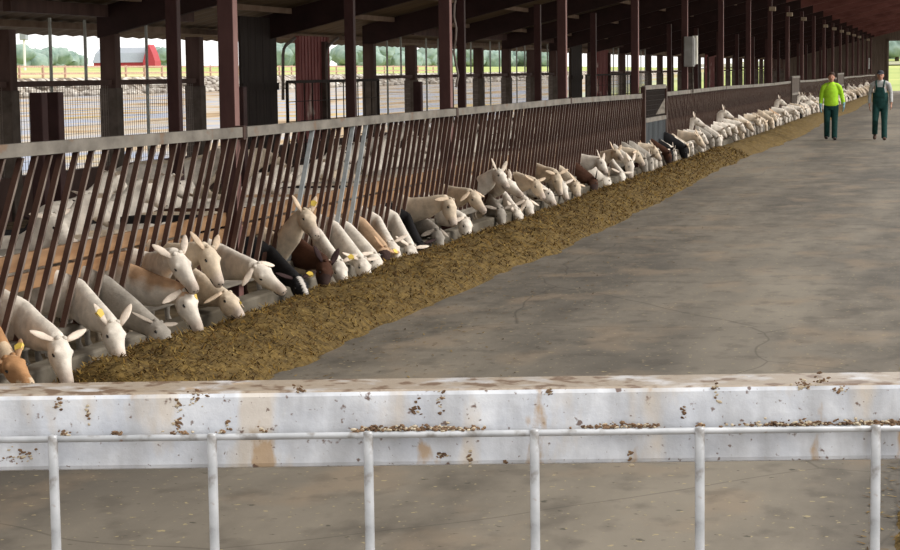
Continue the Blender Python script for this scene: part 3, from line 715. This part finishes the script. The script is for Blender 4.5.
# goats standing in the pen
PV = []
for i, (st, pz) in enumerate((('white', .85), ('cream', .62), ('black', .8), ('white', .5), ('brown', .75))):
    me, eb = goat_mesh((.18, 0, .66), (.34, .05*(i-2), pz), (.52, .1*(i-2), pz-.15), st, 'side', .02, 200+i); PV.append((me, st))
cnt = {}
spots = []
def pen(px, py, X, v, rz): 
    a = atX(px, py, X); spots.append((X, a[1], v, rz))
for a in ((10, 225, -5.9, 2, 1.4), (0, 238, -5.6, 0, .2), (55, 215, -6.0, 2, 1.2), (60, 225, -5.7, 0, 1.7), (85, 205, -6.9, 0, 1.6), (110, 215, -6.1, 0, 1.5), (150, 205, -6.6, 0, 1.7), (135, 190, -7.6, 1, 1.6), (175, 200, -6.8, 3, 1.2), (190, 180, -8.3, 0, .4), (205, 205, -6.3, 1, 2.2), (235, 205, -6.0, 0, 1.4), (250, 175, -8.6, 1, .9), (262, 200, -6.3, 0, 1.6), (300, 195, -6.1, 0, 1.6), (320, 180, -7.0, 0, 1.5), (345, 175, -7.2, 0, 1.6), (335, 195, -6.0, 1, 1.3), (375, 180, -6.6, 0, 1.7), (400, 175, -6.8, 0, 1.5), (420, 160, -7.9, 3, 1.6), (390, 160, -8.6, 0, 1.4), (440, 170, -6.6, 0, 1.6), (470, 165, -6.5, 0, 1.4), (500, 155, -6.7, 0, 1.6), (530, 148, -6.9, 1, 1.5), (560, 142, -7.2, 0, 1.6)): pen(*a)
for i in range(26): spots.append((R.uniform(-10, -6.6), R.uniform(20, 60), R.choice([0, 1, 3, 0, 0, 4, 2]), R.uniform(0, 6.28)))
spots.sort(key=lambda s: s[1])
for X, y, v, rz in spots:
    me, st = PV[v]; k = max([i for i, q in enumerate(posts) if q <= y] or [0]); cnt[k] = cnt.get(k, 0)+1
    o = bpy.data.objects.new('goat', me); COL.objects.link(o); o.location = (X, y, .03); o.rotation_euler = (0, 0, rz); sc = R.uniform(.92, 1.05); o.scale = (sc, sc, sc)
    tag(o, '%s goat inside the pen, %s in the bay past the %s red post' % (STN[st], ORD[cnt[k]-1], ORD[k]), 'goat', 'goats standing inside the pen')

# ---------------------------------------------------------------- people
def simple_remesh(mb, voxel, name, m, parent=None, sm=2, extra=None):
    V, Nn, Fc = remesh(mb, voxel, sm); b = MB().add(V, Fc, 0)
    if extra: extra(b)
    return b.obj(name, [m, m_eye], parent, smooth=True)
def hand(mb, w, sd, curl=.5, fwd=(0, -1, 0)):
    """hand hanging down from wrist w; palm faces the body"""
    w = np.array(w, float); mb.loft([w+np.array([0, 0, .02]), w-np.array([0, 0, .04]), w-np.array([0, 0, .09])], [(.018, .026), (.014, .038), (.013, .040)], ups=(0, 1, 0), n=10)
    for i, L in enumerate((.065, .075, .072, .055)):
        y = -.030+.020*i; a = w+np.array([0, y, -.085])
        mb.loft([a, a+np.array([-sd*.006, 0, -L*.45]), a+np.array([-sd*.020, 0, -L*.8]), a+np.array([-sd*.034, 0, -L])], [.0088, .0084, .0078, .006], ups=(0, 1, 0), n=6)
    a = w+np.array([0, -.026, -.03]); mb.loft([a, a+np.array([-sd*.008, -.022, -.025]), a+np.array([-sd*.014, -.028, -.055])], [.011, .010, .008], ups=(1, 0, 0), n=6)
def person(name, loc, rz, label, who):
    t = empty(name, loc, label, 'person', rz=rz)
    # local frame: faces -y; feet at z=0; legs (hip, knee, ankle) per side sd=-1 (image left) / +1
    if who == 1:
        Ht = 1.63; legs = {-1: ((-.085, 0, .82), (-.10, -.05, .46), (-.10, .10, .10)), 1: ((.085, 0, .82), (.085, -.05, .45), (.08, -.12, .08))}
        arms = {-1: ((-.18, .0, 1.33), (-.235, .03, 1.06), (-.255, -.08, .84)), 1: ((.18, .0, 1.33), (.25, .03, 1.07), (.30, -.05, .86))}
    else:
        Ht = 1.66; legs = {-1: ((-.09, 0, .84), (-.11, -.10, .48), (-.135, .16, .17)), 1: ((.09, 0, .84), (.10, -.05, .46), (.105, -.13, .08))}
        arms = {-1: ((-.19, .0, 1.37), (-.25, .05, 1.10), (-.255, -.02, .86)), 1: ((.19, .0, 1.37), (.25, .0, 1.10), (.265, -.12, .88))}
    sh = arms[1][0][2]; hz = legs[1][0][2]; hc = np.array([0, -.02, Ht-.115])
    mb = MB()
    mb.loft([(0, 0, hz-.06), (0, 0, hz+.05), (0, 0, hz+.20), (0, 0, sh-.12), (0, 0, sh), (0, 0, sh+.05)], [(.14, .10), (.15, .11), (.125, .095), (.155, .11), (.15, .09), (.07, .06)], ups=(0, 1, 0), n=16)
    mb.loft([(0, .0, sh), (0, -.005, sh+.08), (0, -.01, hc[2]-.05)], [.055, .050, .052], ups=(0, 1, 0), n=12)
    mb.loft([hc+np.array([0, -.012, -.118]), hc+np.array([0, -.015, -.10]), hc+np.array([0, -.008, -.055]), hc, hc+np.array([0, .008, .05]), hc+np.array([0, .012, .09]), hc+np.array([0, .012, .112])], [(.025, .030), (.042, .055), (.062, .080), (.074, .092), (.074, .094), (.054, .07), (.02, .03)], ups=(0, 1, 0), n=16)
    mb.loft([hc+np.array([0, -.088, .02]), hc+np.array([0, -.104, -.015]), hc+np.array([0, -.094, -.03])], [.009, .014, .012], n=8, ups=(0, 1, 0))
    for sd in (-1, 1):
        mb.ball(hc+np.array([sd*.077, .01, -.005]), (.010, .020, .030))
        s_, e_, w_ = map(np.array, arms[sd]); mb.loft([s_-np.array([sd*.03, 0, 0]), s_+(e_-s_)*.5, e_, e_+(w_-e_)*.4, w_], [.052, .043, .036, .034, .024], ups=(0, 1, 0), n=12)
        hp, kn, an = map(np.array, legs[sd]); mb.loft([hp, hp+(kn-hp)*.5, kn, kn+(an-kn)*.4, an], [.085, .070, .052, .048, .034], ups=(0, 1, 0), n=12)
        hand(mb, w_-np.array([0, 0, .01]), sd)
    def face(b):
        for sd in (-1, 1): b.ball(hc+np.array([sd*.030, -.088, .008]), (.011, .006, .006), 1, 8, 6)
        b.ball(hc+np.array([0, -.086, -.058]), (.022, .006, .004), 1, 8, 6)
    simple_remesh(mb, .0075, 'body', m_skin, t, 1, face)
    # garments
    def sleeve_top(m, nm, hem, grow=1.):
        mb = MB()
        mb.loft([(0, 0, hem), (0, 0, hem+.04), (0, 0, hem+.22), (0, 0, sh-.14), (0, 0, sh-.02), (0, 0, sh+.045), (0, 0, sh+.075)], [(.155*grow, .12*grow), (.168*grow, .135*grow), (.160*grow, .13*grow), (.162*grow, .125*grow), (.150, .10), (.085, .075), (.064, .060)], ups=(0, 1, 0), n=20)
        for sd in (-1, 1):
            s_, e_, w_ = map(np.array, arms[sd]); mb.loft([np.array([sd*.05, 0, sh+.005]), np.array([sd*.13, 0, sh-.012]), s_+np.array([sd*.0, 0, -.05]), s_+(e_-s_)*.5, e_, e_+(w_-e_)*.5, w_+(e_-w_)*.06], [.052, .064, .066, .058*grow, .052*grow, .048*grow, .040], ups=(0, 1, 0), n=14)
        return simple_remesh(mb, .010, nm, m, t, 3)
    def trousers(m, nm, top, gw=1.):
        mb = MB()
        mb.loft([(0, .005, hz-.09), (0, .005, hz), (0, .005, hz+.10), (0, 0, top)], [(.15, .12), (.178, .13), (.165*gw, .12*gw), (.155*gw, .115*gw)], ups=(0, 1, 0), n=18)
        for sd in (-1, 1):
            hp, kn, an = map(np.array, legs[sd]); hp = hp+np.array([0, 0, .02])
            mb.loft([hp, hp+(kn-hp)*.5, kn, kn+(an-kn)*.5, an+np.array([0, .005, .0]), an-np.array([0, -.005, .035])], [.098, .088, .074, .070, .068, .066], ups=(0, 1, 0), n=14)
        return simple_remesh(mb, .010, nm, m, t, 3)
    def boots(m):
        for sd in (-1, 1):
            an = np.array(legs[sd][2]); mb = MB(); lift = an[2] > .12
            if lift: toe = an+np.array([0, -.06, -.15]); heel = an+np.array([0, .07, -.04])
            else: toe = an+np.array([sd*.02, -.17, -.045]); heel = an+np.array([0, .05, -.04])
            mb.loft([an+np.array([0, 0, .08]), an, an+(heel+toe-2*an)*.22], [.05, .048, .05], ups=(0, 1, 0), n=12)
            mb.loft([heel, heel+(toe-heel)*.35, heel+(toe-heel)*.75, toe], [(.034, .034), (.042, .042), (.046, .034), (.03, .022)], ups=(0, 0, 1), n=12)
            simple_remesh(mb, .010, 'boot', m, t, 1)
    if who == 1:
        sleeve_top(m_lime, 'sweater', hz-.0, 1.06); trousers(m_green, 'trousers', hz+.13); boots(m_boot)
        mb = MB(); mb.loft([hc+np.array([0, -.005, .130]), hc+np.array([0, -.004, .112]), hc+np.array([0, .012, .06]), hc+np.array([0, .042, .0]), hc+np.array([0, .055, -.07])], [(.025, .035), (.068, .085), (.088, .098), (.088, .076), (.060, .050)], ups=(0, 1, 0), n=16)
        mb.ball(hc+np.array([0, .115, .03]), .038)
        simple_remesh(mb, .009, 'hair', m_hair, t, 1)
        for sd in (-1, 1):
            w_ = np.array(arms[sd][2]); mb = MB(); mb.loft([w_+np.array([0, 0, .05]), w_, w_-np.array([0, 0, .05]), w_-np.array([0, 0, .105])], [(.036, .036), (.030, .034), (.024, .048), (.022, .048)], ups=(0, 1, 0), n=12)
            for i, L in enumerate((.065, .075, .072, .055)):
                y = -.036+.024*i; a = w_+np.array([0, y, -.095]); mb.loft([a, a+np.array([-sd*.006, 0, -L*.45]), a+np.array([-sd*.020, 0, -L*.8]), a+np.array([-sd*.036, 0, -L*1.05])], [.0125, .012, .0115, .009], ups=(0, 1, 0), n=6)
            a = w_+np.array([0, -.03, -.035]); mb.loft([a, a+np.array([-sd*.008, -.024, -.025]), a+np.array([-sd*.014, -.030, -.062])], [.015, .014, .011], ups=(1, 0, 0), n=6)
            mb.obj('glove', m_glove, t, smooth=True)
        a = np.array([-.27, -.13, .74]); 
    else:
        sleeve_top(m_grey, 'shirt', hz+.20, .92); trousers(m_green, 'overalls', hz+.30, 1.16); boots(m_bot)
        mb = MB()
        nx, nz = 9, 9; V = []
        for j in range(nz):
            z = hz+.20+(sh-.10-hz-.20)*j/(nz-1); w = .145-.055*(j/(nz-1))
            for i in range(nx):
                x = -w+2*w*i/(nx-1); V.append((x, -.152+.25*x*x*5-.004, z)); 
        n0 = len(V); V += [(p[0], p[1]+.014, p[2]) for p in V]
        fs = [(j*nx+i, j*nx+i+1, (j+1)*nx+i+1, (j+1)*nx+i) for j in range(nz-1) for i in range(nx-1)]
        fs += [tuple(q+n0 for q in f[::-1]) for f in fs]
        for j in range(nz-1): fs += [(j*nx, (j+1)*nx, (j+1)*nx+n0, j*nx+n0), (j*nx+nx-1, j*nx+nx-1+n0, (j+1)*nx+nx-1+n0, (j+1)*nx+nx-1)]
        mb.add(V, fs)
        mb.obj('bib', m_green, t, smooth=True)
        for sd in (-1, 1):
            MB().loft([(sd*.078, -.150, sh-.12), (sd*.088, -.146, sh-.04), (sd*.098, -.09, sh+.035), (sd*.095, 0, sh+.06), (sd*.08, .09, sh+.02), (sd*.04, .145, sh-.12)], [(.020, .006)]*6, ups=[(0, -1, 0), (0, -1, .2), (0, -.6, .8), (0, 0, 1), (0, .6, .8), (0, 1, 0)], n=8).obj('strap', m_green, t, smooth=True)
        mb = MB(); mb.loft([hc+np.array([0, .008, .03]), hc+np.array([0, .01, .075]), hc+np.array([0, .012, .115]), hc+np.array([0, .012, .13])], [(.083, .102), (.080, .098), (.055, .07), (.02, .025)], ups=(0, 1, 0), n=16)
        mb.loft([hc+np.array([0, -.07, .045]), hc+np.array([0, -.12, .04]), hc+np.array([0, -.165, .028])], [(.072, .010), (.066, .008), (.035, .006)], ups=(0, 0, 1), n=12)
        simple_remesh(mb, .008, 'cap', m_cap, t, 1)
    return t
fp = lambda x, y: (lambda d: CO+d*(-EYE/d[2]))(ray(x, y))
a = fp(831, 140); person('person', (a[0], a[1], 0), 0.05, 'person in a lime green sweater and dark green trousers walking up the alley', 1)
a = fp(880, 140); person('person', (a[0], a[1], 0), -.03, 'person in dark green bib overalls, grey shirt and dark cap, mid-stride', 2)
# person far behind in red near the wall
# ---------------------------------------------------------------- white gate in front
GD = 1.5; gy = math.atan2(RH[1], RH[0])
gt = empty('feed_lane_gate', tuple(FH*GD), 'white galvanised gate with square top tube and thin vertical rods, closest to view', 'gate', rz=gy)
zt_ = 1.511; mb = MB(); mb.box(-.95, .95, .0, .062, 1.452, zt_, bev=.004)
mb.obj('top_tube', m_gate, gt)
zp = 1.4785
MB().loft([(-.95, -.010, zp), (.95, -.010, zp)], [.0026]*2, n=12).obj('cross_rod', m_gbarr, gt, smooth=True)
rx = [-.3017-.1215*2, -.3017-.1215, -.3017, -.1817, -.0639, .0615, .1862, .3191, .4425, .565]
rod = MB().loft([(0, 0, .18), (0, 0, zp+.0015), (0, 0, zp+.0030), (0, 0, zp+.0033)], [.0037, .0037, .0032, .002], n=14, ups=(1, 0, 0)).mesh('rod', m_gbarr, True)
for x in rx: link_child('rod', rod, gt, (x+.0006, -.0115, 0))
MB().box(-.95, .95, 0, .05, .15, .20, bev=.004).obj('bottom_tube', m_gate, gt)
for x in (-.95, .90): MB().box(x, x+.05, 0, .05, 0, 1.46, bev=.004).obj('end_post', m_gate, gt)
# crusts of mud on the gate
mb = MB()
def blob(x, y, z, r, rr, flat):
    n0 = mb.n; mb.ball((0, 0, 0), 1, rr.choice((0, 0, 1)), 8, 6); v = mb.v[-1]; sd = rr.random()*50
    a = rr.uniform(-.6, .6); k = 1+.45*np.array([noise.noise(Vector(p*1.6)+Vector((sd, 0, 0))) for p in v]); v = v*k[:, None]*np.array((r*rr.uniform(1, 2), r*flat, r*rr.uniform(.6, 1.1)))
    c_, s_ = math.cos(a), math.sin(a); mb.v[-1] = np.stack([v[:, 0]*c_-v[:, 2]*s_+x, v[:, 1]+y, v[:, 0]*s_+v[:, 2]*c_+z], 1)
def lump(px, py, w, hgt, seed):
    d = ray(px, py); g = CO+d*(GD/(d@FH)); x = g@RH; z = g[2]; rr = random.Random(seed)
    for q in range(max(14, int(w/.0004))):
        t = rr.gauss(0, .5); blob(x+w*t, -.0002, z+hgt*rr.gauss(0, .45), rr.uniform(.0004, .0012), rr, .25)
def lump_pipe(px, w, seed):
    d = ray(px, 433-px*.012); g = CO+d*(GD/(d@FH)); x = g@RH; rr = random.Random(seed)
    for q in range(max(10, int(w/.00035))): blob(x+w*rr.gauss(0, .5), -.003-rr.random()*.008, zp+.0026+abs(rr.gauss(0, .0014)), rr.uniform(.0004, .0013), rr, 1.)
for q, (px, w) in enumerate(((65, .006), (120, .004), (180, .008), (222, .003), (264, .004), (365, .014), (380, .02), (395, .012), (420, .025), (440, .02), (448, .012), (468, .01), (612, .006), (605, .018), (700, .003), (775, .03), (800, .02), (860, .04), (875, .03), (892, .012), (635, .02))): lump_pipe(px, w, q)
for q, (px, py, w, hh) in enumerate(((58, 404, .003, .008), (88, 412, .001, .010), (178, 404, .002, .008), (197, 398, .007, .008), (178, 422, .003, .003), (228, 424, .002, .008), (20, 455, .012, .006), (300, 389, .004, .003), (440, 400, .003, .010), (415, 410, .004, .006), (550, 392, .003, .003), (630, 455, .002, .008), (820, 380, .006, .004), (843, 390, .006, .003), (800, 385, .01, .004), (715, 390, .003, .008), (683, 412, .003, .006), (440, 455, .004, .003), (470, 458, .002, .006), (505, 462, .001, .001), (740, 432, .001, .001))): lump(px, py, w, hh, q+50)
o = mb.obj('mud_crust', [m_mud, m_mud2], gt, smooth=True); o['kind'] = 'stuff'; o['label'] = 'brown dried mud caked on the gate'

# ---------------------------------------------------------------- far background
def tree(loc, hgt, wid, label, seed, name='tree'):
    rr = random.Random(seed); t = empty(name, loc, label, 'tree', 'distant trees'); mb = MB()
    mb.loft([(0, 0, -1), (0, 0, hgt*.3), (0, .2, hgt*.6)], [wid*.06, wid*.045, wid*.03], n=8); mb.obj('trunk', m_trunk, t)
    import bmesh
    bm = bmesh.new()
    for q in range(9):
        a = rr.uniform(0, 6.28); rad = rr.uniform(0, .32)*wid; z = hgt*(.35+.5*rr.random()); r = wid*rr.uniform(.2, .32)*(1.1-.35*z/hgt)
        mtx = Matrix.Translation((math.cos(a)*rad, math.sin(a)*rad, z)) @ Matrix.Diagonal((1, 1, .8, 1))
        bmesh.ops.create_icosphere(bm, subdivisions=3, radius=r, matrix=mtx)
    for v in bm.verts:
        n_ = noise.noise_vector(v.co*(5/wid)+Vector((seed, 0, 0)))+.6*noise.noise_vector(v.co*(16/wid)); v.co += n_*wid*.07
    me = bpy.data.meshes.new('crown'); bm.to_mesh(me); bm.free(); me.materials.append(m_leaf); me.polygons.foreach_set('use_smooth', [True]*len(me.polygons))
    o = bpy.data.objects.new('crown', me); COL.objects.link(o); o.parent = t
ti = 0
for px, hp, w, lab in ((14, 49, 9, 'broad hazy tree at the far left of the window view'), (32, 50, 9, 'hazy tree behind the thin light pole'), (50, 54, 8, 'low hazy tree, third of the left window clump'), (66, 56, 7, 'low tree near the window glazing bar'), (163, 50, 8, 'loose pale tree just right of the red barn'), (286, 42, 16, 'hazy blue-green tree seen through the doorway'), (300, 44, 16, 'tall hazy tree behind the red wall panel'), (345, 46, 14, 'hazy tree right of the red panel'), (362, 44, 14, 'hazy tree beside the inner post'), (385, 46, 14, 'hazy tree in the window past the inner post'), (402, 48, 14, 'hazy tree by a wall column'), (430, 47, 14, 'hazy tree left of the third red post'), (470, 48, 16, 'small hazy tree far behind the windows'), (490, 50, 16, 'hazy tree farther along the window row'), (520, 50, 18, 'hazy tree seen between rear wall columns'), (545, 51, 18, 'hazy tree at the right end of the clear windows')):
    X = -190; a = atX(px, hp, X); dist = a[1]
    if dist > 850: X = -190*850/dist; a = atX(px, hp, X)
    g = zt(X, a[1]); tree((X, a[1], g), max(4, a[2]-g)*.86, w*1.25, lab, 30+ti); ti += 1
for px, hp, Y, w, lab in ((884, 36, 285, 16, 'green tree at the left edge of the far opening'), (892, 34, 290, 16, 'tall green tree seen through the far opening'), (899, 36, 286, 14, 'green tree at the right edge of the far opening'), (910, 34, 292, 18, 'green tree beyond the right edge of the far opening')):
    a = atY(px, hp, Y); tree((a[0], Y, 2.6), (a[2]-2.6)*1.1, w, lab, 60+ti); ti += 1
a = atY(897, 52, 262)
tree((a[0], 262, 2.4), 3.0, 6, 'round light green bush in front of the trees at the far opening', 91, 'bush')
# red barn
gy0 = math.atan2(RH[1], RH[0])
D_ = 395.0
def atD(x, y): 
    d = ray(x, y); return CO+d*(D_/(d@FH))
bc = atD(128, 68); bz = bc[2]-.6; q_ = D_/F
e = empty('red_barn', (bc[0], bc[1], bz), 'distant red barn with pale grey roof and pointed red gable seen through the left window', 'barn', rz=gy0)
MB().box(-34*q_, 27*q_, 0, 8, -1, 9.5*q_).obj('wall', m_barnred, e)
V = [(-35*q_, -.3, 8.5*q_), (-33*q_, 1.2, 18*q_), (-30*q_, 4, 23.5*q_), (-33*q_, 6.8, 18*q_), (-35*q_, 8.3, 8.5*q_)]; V += [(17*q_, p[1], p[2]) for p in V]
MB().add(V, [(i, i+1, i+6, i+5) for i in range(4)]+[(4, 3, 2, 1, 0), (5, 6, 7, 8, 9), (0, 5, 9, 4)]).obj('roof', m_barnroof, e)
Z = [(15.5, -4), (15.5, 9.5), (18, 18), (21.5, 26), (25, 18), (27.5, 9.5), (27.5, -4)]
V = [(x*q_, y, z*q_) for y in (-.8, 7) for x, z in Z]
MB().add(V, [tuple(range(7)), tuple(range(13, 6, -1))]+[(i, (i+1) % 7, (i+1) % 7+7, i+7) for i in range(7)]).obj('gable', m_barnred, e)
# field fence on the bank
ft = empty('field_fence', (-87.5, 190, 1.7), 'pale wooden rail fence on the bank beyond the yard', 'fence'); mb = MB()
for z in (.45, 1.15): MB().box(-.05, .05, -70, 160, z-.09, z+.09).obj('rail', m_ffence, ft)
for y in np.arange(-68, 160, 5.2): MB().box(-.1, .1, y-.1, y+.1, -.5, 1.3).obj('fence_post', m_ffence, ft)
# light pole
a = atX(24, 40, -130); b = atX(24, 68, -130); lp = empty('light_pole', (a[0], a[1], 0), 'thin white pole with a lamp head standing beyond the field fence', 'pole')
MB().loft([(0, 0, 1), (0, 0, a[2])], [.22, .16], n=8).obj('pole', m_white, lp); MB().box(-.5, .5, -.5, .5, a[2], a[2]+1.8, bev=.1).obj('lamp_head', m_barnroof, lp)
# rubble on the bank foot
rub = MB(); rr = random.Random(4)
for q in range(900):
    y = rr.uniform(120, 420); r = rr.uniform(.25, .6); x = -83.5-rr.uniform(0, 2.5); rub.ball((x, y, zt(x, y)+r*.3), (r*rr.uniform(.8, 1.6), r*rr.uniform(.8, 2), r*.7), 0, 7, 5)
o = rub.obj('rubble_heap', m_tarp); tag(o, 'mottled brown and white stones heaped along the foot of the bank', 'rubble', kind='stuff')

# ---------------------------------------------------------------- light
w = bpy.data.worlds.new('World'); S.world = w; w.use_nodes = True; nt = w.node_tree
bg = nt.nodes['Background']; bg.inputs[0].default_value = (1.0, .985, .96, 1); bg.inputs[1].default_value = 1.4
sun = bpy.data.lights.new('sun', 'SUN'); sun.energy = 3.0; sun.angle = math.radians(35); sun.color = (1, .97, .92)
so = bpy.data.objects.new('sun', sun); COL.objects.link(so); so.rotation_euler = Vector((.85, .05, .70)).to_track_quat('Z', 'Y').to_euler()
S.view_settings.view_transform = 'Standard'; S.view_settings.look = 'None'; S.view_settings.exposure = 0.0; S.view_settings.gamma = 1; S.view_settings.use_curve_mapping = False
S.cycles.max_bounces = 7; S.cycles.diffuse_bounces = 4
